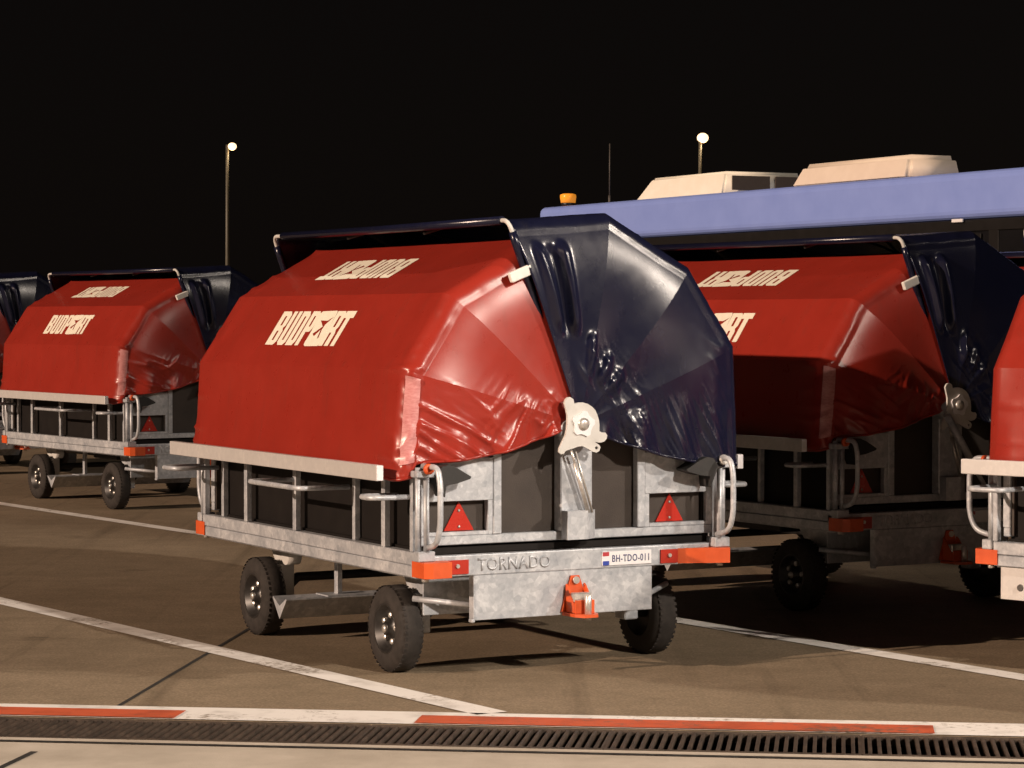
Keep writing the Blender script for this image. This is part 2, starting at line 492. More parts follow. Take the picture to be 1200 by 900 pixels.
def make_wheel(root, x, y, out):
    """out = -1: outer face towards -x"""
    m = MB(); w = .125; e = x; i = x - out * w
    s = -out
    prof = [(e + s * .012, .112), (e + s * .001, .125), (e + s * .0, .150), (e + s * .005, .180), (e + s * .018, .198), (e + s * .030, .2065),
            (i - s * .030, .2065), (i - s * .018, .198), (i - s * .005, .180), (i, .150), (i - s * .004, .115)]
    m.lathe(prof, (0, y, WR), 'X', 48, caps=False)
    for k in range(44):                                  # tread lugs
        a = 2 * PI * k / 44
        for side in (0, 1):
            aa = a + side * PI / 44
            xa = e + s * (.014 if side == 0 else .064); xb = xa + s * .046
            rot = Matrix.Rotation(aa, 3, 'X')
            c = Vector(((xa + xb) / 2, 0, 0)) + rot @ Vector((0, 0, .2038)) + Vector((0, y, WR))
            bx = MB(); bx.bm.free(); bx.bm = m.bm
            r = bmesh.ops.create_cube(m.bm, size=1)
            bmesh.ops.transform(m.bm, matrix=Matrix.Translation(c) @ rot.to_4x4() @ Matrix.Diagonal((abs(xb - xa), .016, .0036, 1)), verts=r['verts'])
    t = m.build('tyre', M['tyre'], root)
    r = MB()
    r.lathe([(e + s * .010, .122), (e + s * .004, .119), (e + s * .006, .110), (e + s * .040, .100), (e + s * .046, .060), (e + s * .032, .052), (e + s * .028, .034), (e + s * .008, .032), (e + s * .004, .026), (e + s * .004, 0)], (0, y, WR), 'X', 40, caps=False)
    r.lathe([(i - s * .010, .122), (i - s * .035, .108), (i - s * .045, .050), (i - s * .045, 0)], (0, y, WR), 'X', 32, caps=False)
    rim = r.build('rim', M['rim'], root)
    for k in range(5):
        n = MB(); a = 2 * PI * k / 5 + .5
        yy, zz = y + .066 * math.cos(a), WR + .066 * math.sin(a)
        n.lathe([(e + s * .046, .015), (e + s * .026, .015), (e + s * .022, .010), (e + s * .020, 0)], (0, yy, zz), 'X', 8, smooth=False)
        n.build('wheel_nut', M['zinc'], rim)
    n = MB(); n.lathe([(e + s * .012, .021), (e - s * .002, .019), (e - s * .004, 0)], (0, y, WR), 'X', 16)
    n.build('hub_cap', M['zinc'], rim)
    return t

def make_trailer():
    root = thing('baggage_trailer', 'front red covered baggage trailer with shiny navy hood and the plate BH-TDO-011', 'baggage trailer')
    G = M['galv']
    # chassis: two rails, cross members
    m = MB()
    for s in (-1, 1):
        m.box(s * (HW - .055), s * HW, .004, LEN - .004, .549, .6097, .004)         # angle
        m.box(s * (HW - .05), s * (HW - .004), .004, LEN - .004, .4932, .546, .004)  # channel web
        m.box(s * (HW - .07), s * (HW - .03), .01, LEN - .01, .485, .495, 0)
    for y in (.55, 1.15, 1.75, 2.2): m.box(-HW + .06, HW - .06, y, y + .05, .50, .56, .004)
    m.box(-HW + .03, HW - .03, LEN - .05, LEN, .4935, .589, .004)
    m.build('chassis_frame', G, root)
    MB().box(-HW + .058, HW - .058, .054, LEN - .054, .592, .622, 0).build('deck_floor', M['plydark'], root)
    # front beam with embossed letters and number plate
    eb = MB().box(-HW, HW, -.004, .045, .4927, .5895, .005, seg=2).build('end_beam', G, root)
    text_mesh('TORNADO', .060, .0030, 'embossed_lettering', G, eb, Matrix.Translation((-.515, -.0042, .512)) @ Matrix.Rotation(PI / 2, 4, 'X'), width=.385, bold=.020, spacing=1.06)
    pl = MB().box(.150, .424, -.010, -.0045, .505, .572, .0015).build('number_plate', M['plate'], root)
    st = MB().box(.153, .187, -.0125, -.0102, .551, .570, 0).build('red_stripe', M['flagred'], pl)
    MB().box(.153, .187, -.0125, -.0102, .507, .527, 0).build('blue_stripe', M['flagblue'], pl)
    # towing plate under the beam
    m = MB()
    m.box(-.528, .433, .000, .010, .283, .4915, .002)
    m.box(-.535, -.528, -.0, .045, .276, .4915, .002)
    m.box(-.552, -.534, -.016, .02, .274, .290, .004)
    m.build('towing_plate', G, root)
    # orange towing jaw
    m = MB()
    m.prism([(-.075, .300), (.075, .300), (.058, .360), (.022, .468), (-.022, .468), (-.058, .360)], -.014, -.002, 'XZ')
    m.prism([(-.045, -.012), (-.075, .325), (-.02, .325)], 0, 0.001, 'XZ') if False else None
    for s in (-1, 1):
        m.prism([(-.014, .300), (-.014, .43), (-.028, .42), (-.10, .335), (-.10, .300)], s * .048 - .005, s * .048 + .005, 'YZ')
    m.prism([(-.07, -.012), (.07, -.012), (.062, -.12), (.035, -.168), (-.035, -.168), (-.062, -.12)], .283, .297, 'XY')
    m.prism([(-.055, -.03), (.055, -.03), (.055, -.10), (-.055, -.10)], .335, .347, 'XY')
    m.box(-.052, .052, -.106, -.098, .297, .36, .002)
    jaw = m.build('towing_jaw', M['orange'], root)
    m = MB()
    m.lathe([(.27, .016), (.385, .016), (.39, .010), (.39, 0)], (.0, -.135, 0), 'Z', 14)
    m.box(-.05, .045, -.09, -.045, .349, .392, .004)
    m.lathe([(-.028, .018), (-.020, .018), (-.016, 0)], (0, 0, .447), 'Y', 8)
    m.build('locking_pin', M['zinc'], jaw)
    # bumper blocks at the corners
    for sx in (-1, 1):
        for end in (0, 1):
            m = MB(); f = (lambda y: y) if end == 0 else (lambda y: LEN - y)
            if sx < 0: poly = [(-.838, .03), (-.838, -.095), (-.80, -.115), (-.70, -.105), (-.685, -.008), (-.79, -.008)]
            else: poly = [(.838, .03), (.838, -.06), (.815, -.10), (.70, -.06), (.575, -.006), (.70, -.008)]
            poly = [(p[0], f(p[1])) for p in poly]
            m.prism(poly, .498, .570, 'XY')
            bl = m.build('bumper_block', M['orange'], root)
            m = MB()
            x0, x1 = ((-.684, -.565) if sx < 0 else (.475, .573))
            y = (-.012, -.0045) if end == 0 else (LEN + .0045, LEN + .012)
            m.box(x0, x1, y[0], y[1], .502, .568, .001).build('red_reflector', M['redplate'], bl)
            m = MB(); yy = -.020 if end == 0 else LEN + .008
            m.lathe([(yy, .010), (yy + .012, .010)], ((x0 + x1) / 2, 0, .54), 'Y', 8, smooth=False)
            m.build('bolt', M['zinc'], bl); m = MB()
            m.lathe([(.478, .016), (.497, .018)], (sx * .80, (-.03 if end == 0 else LEN + .03), 0), 'Z', 10)
            m.build('bolt', M['zinc'], bl)
    # posts
    for s in (-1, 1):
        for k, y in enumerate(POSTS):
            m = MB(); w = .018 if k in (2, 3, 5) else .014; rc_ = .030 if k in (1, 4) else 0.0
            m.box(s * (HW - .034 - rc_), s * (HW - .001 - rc_), y - w, y + w, .6105, .955, .004)
            m.build('post', G, root)
        m = MB()
        m.box(s * (HW - .05), s * (HW - .008), .03, LEN - .01, .945, .972, .004)
        m.build('upper_rail', G, root)
        MB().box(s * (HW - .085), s * (HW - .070), .06, LEN - .06, .622, .945, 0).build('side_board', M['plydark'], root)
        # outer bar that carries the hem of the cover
        m = MB(); m.box(s * 1.0, s * .965, .065, 2.68, .939, 1.011, .004, seg=2)
        for y in POSTS[1:-1]: m.box(s * .966, s * (HW - .01), y - .02, y + .02, .948, .958, 0)
        sr = m.build('side_rail', M['rail'], root)
        for y in (.066, 2.679): m = MB(); m.box(s * .9985, s * .9665, y - .004 if y < 1 else y - .001, y + .001 if y < 1 else y + .004, .941, 1.009, .001); m.build('end_cap', M['plate'], sr)
        # push handles: bent tubes standing out from the side
        for (ya, yb, o, z) in ((.734, 1.377, .25, .868), (2.407, 2.60, .24, .875), (.06, .20, .19, .862)):
            x0, x1 = s * (HW - .01), s * (HW + o)
            m = MB().tube(fillet([(x0, ya, z), (x1, ya, z), (x1, yb, z), (x0, yb, z)], .05), .0125, 10)
            m.build('push_handle', G, root)
        # corner tubes and bent grab tubes, both ends
        for end in (0, 1):
            f = (lambda y: y) if end == 0 else (lambda y: LEN - y)
            m = MB()
            m.tube([(s * .826, f(-.012), .60), (s * .826, f(-.012), 1.0)], .0145, 12)
            m.tube([(s * .796, f(-.035), .575), (s * .796, f(-.035), .955)], .0135, 12)
            m.box(s * .845, s * .76, f(-.055), f(.0), .571, .618, .004)
            m.box(s * .85, s * .755, f(-.05), f(.02), .955, .985, .004)
            m.build('corner_tube', G, root)
            m = MB()
            m.tube(fillet([(s * .79, f(.01), 1.005), (s * .79, f(-.14), 1.005), (s * .79, f(-.165), .93), (s * .79, f(-.165), .74), (s * .79, f(-.13), .655), (s * .79, f(-.02), .63)], .07), .0135, 12)
            m.build('grab_tube', G, root)
            m = MB()
            m.prism([(s * .765, .965), (s * .735, 1.005), (s * .70, 1.012), (s * .655, .995), (s * .585, .955), (s * .59, .945), (s * .66, .925), (s * .715, .918), (s * .72, .865), (s * .735, .90)], f(-.075), f(.025), 'XZ')
            m.box(s * .765, s * .70, f(.0), f(.06), .95, 1.005, .006)
            la = m.build('corner_latch', M['black'], root)
            m = MB(); y = -.13 if end == 0 else LEN + .10
            m.lathe([(f(-.062), .026), (f(-.078), .024), (f(-.08), .012), (f(-.07), .010), (f(-.07), 0)] if end == 0 else [(f(-.062), .026), (f(-.078), .024), (f(-.08), 0)], (s * .80, 0, .995), 'Y', 14)
            m.build('latch_knob', M['orange'] if s < 0 else M['cream'], la)
    # end walls
    for end in (0, 1):
        f = (lambda y: y) if end == 0 else (lambda y: LEN - y)
        m = MB()
        m.box(-.80, .80, f(.038), f(.075), .634, .676, .004)
        for x in (-.392, .392): m.box(x - .022, x + .022, f(.030), f(.075), .6765, 1.12, .004)
        for s in (-1, 1):
            m.box(s * .80, s * .765, f(.034), f(.075), .6765, .955, .004)
            m.box(s * .44, s * .764, f(.036), f(.072), .6765, .694, .002)
            m.box(s * .4145, s * .44, f(.036), f(.072), .6765, .836, .002)
        m.build('end_frame', G, root)
        for s in (-1, 1):
            m = MB()
            m.box(s * .4145, s * .764, f(.034), f(.042), .8365, 1.035, .002)
            m.build('end_plate', G, root)
            m = MB(); x = s * .575
            m.prism([(x - .078, .697), (x + .078, .697), (x, .832)], f(.070), f(.078), 'XZ')
            tr = m.build('warning_triangle', M['tri'], root)
            for z in (.715, .79):
                m = MB(); m.lathe([(f(.0695), .007), (f(.0655), .006), (f(.065), 0)], (x, 0, z), 'Y', 8)
                m.build('rivet', M['zinc'], tr)
        MB().box(-.79, .79, f(.079), f(.092), .64, 1.13, 0).build('end_board', M['ply'], root)
        m = MB()
        m.box(-.066, .106, f(.008), f(.075), .6775, 1.13, .005)
        m.build('centre_post', G, root)
        m = MB()
        m.prism([(-.062, f(-.05)), (.045, f(-.05)), (.108, f(-.012)), (.108, f(.0075)), (-.062, f(.0075))], .64, .775, 'XY')
        m.build('strut_bracket', G, root)
        m = MB()
        a, b = Vector((-.045, f(-.055), 1.06)), Vector((.058, f(-.035), .765))
        m.tube([a, a.lerp(b, .25)], .006, 10); m.tube([a.lerp(b, .2), b], .0105, 10)
        m.tube([a + Vector((.022, 0, -.005)), b + Vector((.022, 0, 0))], .006, 8)
        m.build('gas_strut', M['zinc'], root)
        # pivot plate
        k = 1 / 4.5; px = 225.0; pz = 248.0
        out = [(70, 105), (82, 94), (97, 93), (113, 104), (118, 128), (140, 122), (165, 122), (192, 130), (215, 145), (234, 165), (245, 190), (253, 215), (256, 245), (255, 275), (272, 282), (288, 282), (299, 296), (296, 315), (282, 330), (260, 335), (230, 330), (252, 345), (262, 358), (256, 378), (240, 387), (218, 380), (165, 350), (140, 352), (110, 362), (72, 372), (60, 388), (46, 390), (34, 378), (36, 360), (50, 330), (68, 295), (76, 265), (80, 230), (80, 185), (70, 145), (64, 122)]
        poly = [(HX + (X - 165) * k / px, HZ - (Z - 235) * k / pz) for X, Z in out]
        hole = [(HX + (240 + 9 * math.cos(t) - 165) * k / px, HZ - (362 + 9 * math.sin(t) - 235) * k / pz) for t in [2 * PI * i / 8 for i in range(8)]]
        m = MB().prism(poly, f(-.085), f(-.073), 'XZ', holes=[hole])
        hp = m.build('pivot_plate', M['cream'], root)
        m = MB()
        ring = []
        for i in range(20):
            t = 2 * PI * i / 20; r_ = .062 if i % 4 < 2 else .050
            ring.append((HX + r_ * math.cos(t), HZ + r_ * math.sin(t)))
        hole = [(HX + .030 * math.cos(2 * PI * i / 20), HZ + .030 * math.sin(2 * PI * i / 20)) for i in range(20)]
        m.prism(ring, f(-.093), f(-.0855), 'XZ', holes=[hole])
        m.build('locking_ring', M['plate'], hp)
        m = MB().lathe([(f(-.074), .029), (f(-.098), .029), (f(-.102), .012), (f(-.102), 0)], (HX, 0, HZ), 'Y', 18)
        m.build('pivot_bolt', M['zinc'], hp)
        m = MB().lathe([(f(-.072), .03), (f(.05), .03)], (HX, 0, HZ), 'Y', 16)
        m.lathe([(f(-.05), .052), (f(.03), .052)], (HX - .045, 0, HZ - .03), 'Y', 16)
        m.build('pivot_drum', M['galv'], root)
    # running gear
    for y in (.48, 2.093):
        m = MB()
        m.tube([(-.70, y, WR), (-.6, y, WR), (-.5, y, WR + .09), (.5, y, WR + .09), (.6, y, WR), (.70, y, WR)], .026, 12)
        m.build('axle', M['black'], root)  # black colour stands in for the shade under the towing plate
        for s in (-1, 1):
            m = MB()
            m.prism([(y - .16, .49), (y + .16, .49), (y + .12, .44), (y + .05, .36), (y - .05, .36), (y - .12, .44)], s * .56, s * .60, 'YZ')
            m.lathe([(s * .545, .05), (s * .62, .05)], (0, y - .11, .425), 'X', 16)
            m.box(s * .54, s * .62, y - .05, y + .05, .18, .37, .006)
            m.build('spring_bracket', M['cream'] if y > 1 else G, root)
            make_wheel(root, s * .7643, y, s)
    # angle beam across in front of the rear wheels, its strut, steering rods
    m = MB()
    m.prism([(1.68, .222), (1.686, .230), (1.77, .186), (1.854, .230), (1.86, .222), (1.77, .118)], -.745, .66, 'YZ')
    m.build('cross_beam', G, root)
    m = MB()
    m.box(-.42, -.39, 1.76, 1.80, .186, .50, .003); m.box(-.50, -.25, 1.70, 1.86, .225, .233, .002); m.build('beam_strut', G, root)
    m = MB(); m.box(.39, .42, 1.76, 1.80, .186, .50, .003); m.build('beam_strut', G, root)
    m = MB()
    m.tube([(-.70, .30, .365), (-.40, .06, .330)], .014, 10); m.tube([(.70, .30, .365), (.40, .06, .330)], .014, 10)
    m.tube([(0, .05, .36), (0, 1.8, .36)], .022, 10)
    m.box(-.66, .52, .27, .28, .285, .48, .003); m.lathe([(.38, .25), (.42, .25), (.43, .22)], (0, .48, 0), 'Z', 28)
    m.box(-.50, .50, .36, .62, .43, .485, .004)
    m.build('steering_gear', G, root)
    m = MB()
    m.box(-.45, .45, 1.0, 1.5, .40, .49, .01); m.tube([(-.3, .7, .44), (-.3, 2.4, .44)], .04, 10)
    m.build('battery_tray', M['black'], root)
    make_covers(root, 0.0)
    return root

def make_covers(root, sd):
    SEED[0] = sd
    rc = Cover(RED, .035, 2.63, .085, HY + .01, red_disp)
    r = rc.mesh('red_cover', M['red'], root)
    logo(rc, 1, 1.825, .93, .118, .323, r)
    logo(rc, 2, 1.01, 1.90, .372, .172, r)
    # reflective tape on the rounded front corner, following the cloth
    ths = [164.6 + (190 - 164.6) * i / 28 for i in range(29)]
    us = [.02 + .55 * i / 6 for i in range(7)]
    P = [[rc.point(t, u) + Vector((math.cos(math.radians(t)) * .006, -.005, 0)) for u in us] for t in ths]
    sheet(P, 'reflective_tape', M['reflect'], r, 0)
    # welt along the hem
    m = MB(); pts = [rc.point(194, u) for u in [-.95 + i * .05 for i in range(20)] + [.2, .5, .8] + [1 + i / 12 for i in range(13)]]
    m.tube(pts, .008, 6).build('hem_welt', M['red'], r)
    nc = Cover(NAV, .010, 2.76, .075, HY - .005, navy_disp)
    n = nc.mesh('navy_hood', M['navy'], root)
    m = MB(); pts = [nc.point(-13.3, u) for u in [-.95 + i * .05 for i in range(20)] + [.2, .5, .8] + [1 + i / 12 for i in range(13)]]
    m.tube(pts, .008, 6).build('hem_welt', M['navy'], n)
    # leading hoop: bare bent tube at the corners, sleeved in cloth between
    th = math.radians(109.9); R = 1.012
    d = Vector((math.cos(th), 0, math.sin(th))); O = Vector((HX, 0, HZ))
    y0, y1 = .015, 2.77
    path = fillet([O + d * .10 + Vector((0, y0 - .03, 0)), O + d * R + Vector((0, y0, 0)), O + d * R + Vector((0, y1, 0)), O + d * .10 + Vector((0, y1, 0))], .05, 8)
    m = MB().tube(path, .0105, 10); m.build('hoop_tube', M['cream'], root)
    m = MB()
    m.tube([O + d * R + Vector((0, .075, 0)), O + d * R + Vector((0, 1.4, -.004)), O + d * R + Vector((0, y1 - .13, 0))], .021, 10)
    m.tube([O + d * (.14 + .815 * i / 14) + Vector((nz(i * .9, 1, 2) * .004, y0 - .028 + i * .0018, 0)) for i in range(15)], .020, 10)
    m.tube([O + d * (.14 + .815 * i / 14) + Vector((0, y1, 0)) for i in range(15)], .020, 10)
    m.build('hoop_sleeve', M['navy'], n)
    # inner ribs seen through the gap
    for yy in (.95, 1.85):
        pts = [O + Vector((math.cos(math.radians(a)), 0, math.sin(math.radians(a)))) * .97 + Vector((0, yy, 0)) for a in range(109, -14, -6)]
        MB().tube(pts, .008, 8).build('rib', M['black'], root)
    # white tab that ties the two shells
    a = rc.point(103, -.10); a = Vector((-.355, -.018, 1.866)); b = Vector((-.242, -.024, 1.910))
    m = MB(); dd = (b - a); L = dd.length; ang = math.atan2(dd.z, dd.x)
    c = (a + b) / 2
    m.box(c.x - L / 2, c.x + L / 2, c.y - .012, c.y + .014, c.z - .024, c.z + .024, .004, rot=Matrix.Rotation(-ang, 3, 'Y'))
    m.build('strap_tab', M['tab'], r)
    return r, n

front = make_trailer()
GROUP = 'covered baggage trailers parked on the apron'
front['group'] = GROUP
COVERS = ('red_cover', 'navy_hood', 'hoop_tube', 'rib')
def park(src, x, y, rz, label, sd=None, rs=1, ns=1):
    o = copy_tree(src, skip=COVERS if sd is not None else ()); o.location = (x, y, 0); o.rotation_euler = (0, 0, rz)
    o['label'] = label
    if sd is not None:
        r, n = make_covers(o, sd)
        r.scale = (1, 1, rs); r.location = (0, 0, HZ * (1 - rs)); 
        for c in [n] + [c for c in o.children if c.name.split('.')[0] in ('hoop_tube', 'rib')]:
            c.scale = (ns, 1, ns); c.location = (0, 0, HZ * (1 - ns))
    return o
park(front, -2.6354, 22.30, .594, 'far red covered trailer left of the front trailer, whole side and two wheels in view', 31.7, .985, .965)
dark = park(front, 2.5004, 14.506, .533, 'shaded red covered trailer between the front trailer and the right edge of the picture', 12.3, .99, 1)
near = park(front, 4.745, 10.90, math.radians(45), 'nearest red covered trailer cut off by the right edge of the picture')
park(front, 4.72, 17.06, .533, 'red covered trailer almost hidden behind the shaded trailer, only a red corner showing')
park(front, -5.25, 27.1, .56, 'farthest trailer at the left edge, its dark hood end showing behind another trailer')
front.location = (.292, 11.9573, 0); front.rotation_euler = (0, 0, .4984)
m = MB(); m.prism([(2.58, .49), (2.58, .335), (2.44, .335), (2.16, .41), (2.16, .49)], -.812, -.80, 'YZ'); hb = m.build('hanger_plate', M['rail'], near)
MB().lathe([(-.818, .016), (-.8125, .018)], (0, 2.47, .395), 'X', 10).build('bolt', M['iron_dark'], hb)
MB().box(-.86, -.72, 1.7, 2.34, .265, .300, .004).build('step_bar', M['rail'], near)
# only the front trailer's plate can be read
npl = [c for c in front.children if c.name.startswith('number_plate')][0]
text_mesh('BH-TDO-011', .034, .001, 'plate_lettering', M['ink'], npl, Matrix.Translation((.205, -.0102, .521)) @ Matrix.Rotation(PI / 2, 4, 'X'), width=.205, bold=.012, spacing=1.12)
# the shaded trailer's loose strut hanging from its pivot
m = MB()
m.tube([(-.10, -.10, 1.13), (.10, -.13, .80)], .022, 8); m.tube([(.08, -.12, .84), (.15, -.13, .73)], .014, 8)
m.build('hanging_strut', M['galv'], dark)

# ------------------------------------------------------------------ ground
cu = Vector((4.34, -.555, 0)).normalized()          # along the drain
cn = Vector((-cu.y, cu.x, 0))                        # away from the camera
def gp(s, t, z=0): p = Vector((0, 10.374, 0)) + cu * s + cn * t; return Vector((p.x, p.y, z))
# t = 0: far edge of the drain grating; -0.53: its near edge
def asphalt(): 
    m, nt, b = new_mat('worn_apron')
    tc = N(nt, 'ShaderNodeTexCoord')
    n1 = N(nt, 'ShaderNodeTexNoise', Scale=.35, Detail=6, Roughness=.6)
    n2 = N(nt, 'ShaderNodeTexNoise', Scale=3.5, Detail=8, Roughness=.7)
    n3 = N(nt, 'ShaderNodeTexNoise', Scale=90, Detail=4, Roughness=.7)
    mp = N(nt, 'ShaderNodeMapping'); mp.inputs['Scale'].default_value = (.5, 2.2, 1); mp.inputs['Rotation'].default_value = (0, 0, -.6)
    n4 = N(nt, 'ShaderNodeTexNoise', Scale=2.2, Detail=5, Roughness=.65)
    for n in (n1, n2, n3): nt.links.new(tc.outputs['Object'], n.inputs['Vector'])
    nt.links.new(tc.outputs['Object'], mp.inputs['Vector']); nt.links.new(mp.outputs[0], n4.inputs['Vector'])
    def mix(a, c, f):
        x = N(nt, 'ShaderNodeMix', data_type='FLOAT'); x.inputs[0].default_value = f
        nt.links.new(a, x.inputs[2]); nt.links.new(c, x.inputs[3]); return x.outputs[0]
    v = mix(mix(mix(n1.outputs['Fac'], n2.outputs['Fac'], .45), n3.outputs['Fac'], .42), n4.outputs['Fac'], .12)
    r = ramp(nt, [(.36, (.152, .114, .073)), (.5, (.232, .178, .118)), (.62, (.325, .250, .170))])
    nt.links.new(v, r.inputs[0])
    # aggregate specks, oil spots and rubber marks
    vo = N(nt, 'ShaderNodeTexVoronoi', Scale=70); nt.links.new(tc.outputs['Object'], vo.inputs['Vector'])
    sp = ramp(nt, [(.0, (1.25, 1.22, 1.18)), (.35, (1, 1, 1)), (.75, (.82, .82, .82))]); nt.links.new(vo.outputs['Distance'], sp.inputs[0])
    ol = N(nt, 'ShaderNodeTexNoise', Scale=1.1, Detail=7, Roughness=.62); nt.links.new(tc.outputs['Object'], ol.inputs['Vector'])
    os_ = ramp(nt, [(.27, (.42, .40, .38)), (.37, (1, 1, 1))]); nt.links.new(ol.outputs['Fac'], os_.inputs[0])
    mp2 = N(nt, 'ShaderNodeMapping'); mp2.inputs['Scale'].default_value = (2.6, .10, 1); mp2.inputs['Rotation'].default_value = (0, 0, 1.25)
    nt.links.new(tc.outputs['Object'], mp2.inputs['Vector'])
    tm = N(nt, 'ShaderNodeTexNoise', Scale=1.3, Detail=6, Roughness=.6); nt.links.new(mp2.outputs[0], tm.inputs['Vector'])
    ts = ramp(nt, [(.30, (.66, .65, .64)), (.44, (1, 1, 1))]); nt.links.new(tm.outputs['Fac'], ts.inputs[0])
    cur = r.outputs[0]
    for o_ in (sp.outputs[0], os_.outputs[0], ts.outputs[0]):
        k = N(nt, 'ShaderNodeMix', data_type='RGBA', blend_type='MULTIPLY'); k.inputs[0].default_value = 1
        nt.links.new(cur, k.inputs[6]); nt.links.new(o_, k.inputs[7]); cur = k.outputs[2]
    nt.links.new(cur, b.inputs['Base Color'])
    b.inputs['Roughness'].default_value = .85; b.inputs['Specular IOR Level'].default_value = .25
    bp = N(nt, 'ShaderNodeBump', Strength=.35, Distance=.01)
    nt.links.new(n3.outputs['Fac'], bp.inputs['Height']); nt.links.new(bp.outputs[0], b.inputs['Normal'])
    return m
M['asphalt'] = asphalt()
M['concrete'] = noisy('pale_concrete', (.36, .315, .255), (.52, .46, .385), 2.4, (.8, .9), detail=9, bump=.25, bump_scale=140, spec=.25)
def worn_paint(name, c1, c2, bare, amount):
    m = noisy(name, c1, c2, 5, (.6, .75), detail=10, bump=.2, bump_scale=120, lo=.28, hi=.5)
    nt = m.node_tree; b = nt.nodes['Principled BSDF']
    src = b.inputs['Base Color'].links[0].from_socket
    tc = N(nt, 'ShaderNodeTexCoord')
    a = N(nt, 'ShaderNodeTexNoise', Scale=26, Detail=9, Roughness=.75); c = N(nt, 'ShaderNodeTexNoise', Scale=2.1, Detail=4)
    nt.links.new(tc.outputs['Object'], a.inputs['Vector']); nt.links.new(tc.outputs['Object'], c.inputs['Vector'])
    mm = N(nt, 'ShaderNodeMix', data_type='FLOAT'); mm.inputs[0].default_value = .45
    nt.links.new(a.outputs['Fac'], mm.inputs[2]); nt.links.new(c.outputs['Fac'], mm.inputs[3])
    r = ramp(nt, [(amount - .05, (1, 1, 1)), (amount + .03, (0, 0, 0))]); nt.links.new(mm.outputs[0], r.inputs[0])
    x = N(nt, 'ShaderNodeMix', data_type='RGBA'); x.inputs[7].default_value = (*bare, 1)
    nt.links.new(r.outputs[0], x.inputs[0]); nt.links.new(src, x.inputs[6]); nt.links.new(x.outputs[2], b.inputs['Base Color'])
    return m
M['white'] = worn_paint('white_line_paint', (.54, .51, .47), (.78, .75, .71), (.20, .155, .11), .43)
M['redline'] = worn_paint('red_line_paint', (.30, .055, .020), (.52, .095, .034), (.16, .09, .06), .45)
M['joint'] = noisy('tar_joint', (.012, .011, .010), (.03, .028, .025), 20, (.7, .8))
M['iron'] = noisy('cast_iron', (.022, .016, .012), (.075, .052, .036), 11, (.55, .7), bump=.2)
M['pit'] = noisy('drain_pit', (.012, .011, .010), (.02, .018, .016), 12, (.8, .9))

def quad_sheet(name, quads, mat, kind='structure'):
    bm = bmesh.new()
    for q in quads: bm.faces.new([bm.verts.new(p) for p in q])
    bmesh.ops.recalc_face_normals(bm, faces=bm.faces)
    for fc in bm.faces:
        if abs(fc.normal.z) > .5 and fc.normal.z < 0: fc.normal_flip()
    me = bpy.data.meshes.new(name); bm.to_mesh(me); bm.free(); me.materials.append(mat)
    o = bpy.data.objects.new(name, me); COL.objects.link(o); o['kind'] = kind
    return o
BIG = 900
G0, G1 = -.02, -.50            # trench edges
quad_sheet('ground', [[gp(-BIG, G0), gp(BIG, G0), gp(BIG, BIG * 1.2), gp(-BIG, BIG * 1.2)]], M['asphalt'])
quad_sheet('concrete_apron', [[gp(-BIG, -60), gp(BIG, -60), gp(BIG, G1), gp(-BIG, G1)]], M['concrete'])
quad_sheet('drain_channel', [[gp(-30, G0 + .01, -.18), gp(30, G0 + .01, -.18), gp(30, G1 - .01, -.18), gp(-30, G1 - .01, -.18)],
                             [gp(-30, G0, 0), gp(30, G0, 0), gp(30, G0, -.18), gp(-30, G0, -.18)],
                             [gp(-30, G1, 0), gp(30, G1, 0), gp(30, G1, -.18), gp(-30, G1, -.18)]], M['pit'])
# low kerb strip painted white, with red blocks on its drain side
def strip(name, quads, mat): return quad_sheet(name, quads, mat)
def band(s0, s1, t0, t1, z, n=1):
    return [[gp(s0, t0, z), gp(s1, t0, z), gp(s1, t1, z), gp(s0, t1, z)]]
strip('kerb_paint', band(-30, 30, .03, .35, .004), M['white'])
def sx(x): return x / cu.x
reds = []
reds += band(-6.0, sx(-1.42), .035, .238, .008) + band(sx(-.41), sx(1.70), .035, .238, .008) + band(sx(3.4), sx(5.5), .035, .238, .008)
strip('red_kerb_paint', reds, M['redline'])
# drain lips
quad_sheet('drain_lip', band(-30, 30, -.565, -.505, .004), M['concrete'])
quad_sheet('drain_joint', band(-30, 30, -.60, -.572, .004), M['joint'])
def line(name, a, b, w, mat, z=.004):
    a, b = Vector((*a, 0)), Vector((*b, 0)); d = (b - a).normalized(); n = Vector((-d.y, d.x, 0)) * w / 2
    return quad_sheet(name, [[a + n + Vector((0, 0, z)), b + n + Vector((0, 0, z)), b - n + Vector((0, 0, z)), a - n + Vector((0, 0, z))]], mat)
# bay lines
line('bay_line', (-8.45, 22.9), (-.085, 10.74), .155, M['white'])
line('bay_line', (-.55, 16.31), (3.2, 10.58), .15, M['white'], .0042)
line('bay_line', (-9.9, 30.6), (-.65, 17.15), .14, M['white'], .0044)
line('pavement_joint', (-1.30, 14.9), (-1.729, 10.72), .022, M['joint'], .002)
line('pavement_joint', (-1.852, 9.80), (-2.5, 6.0), .03, M['joint'], .002)

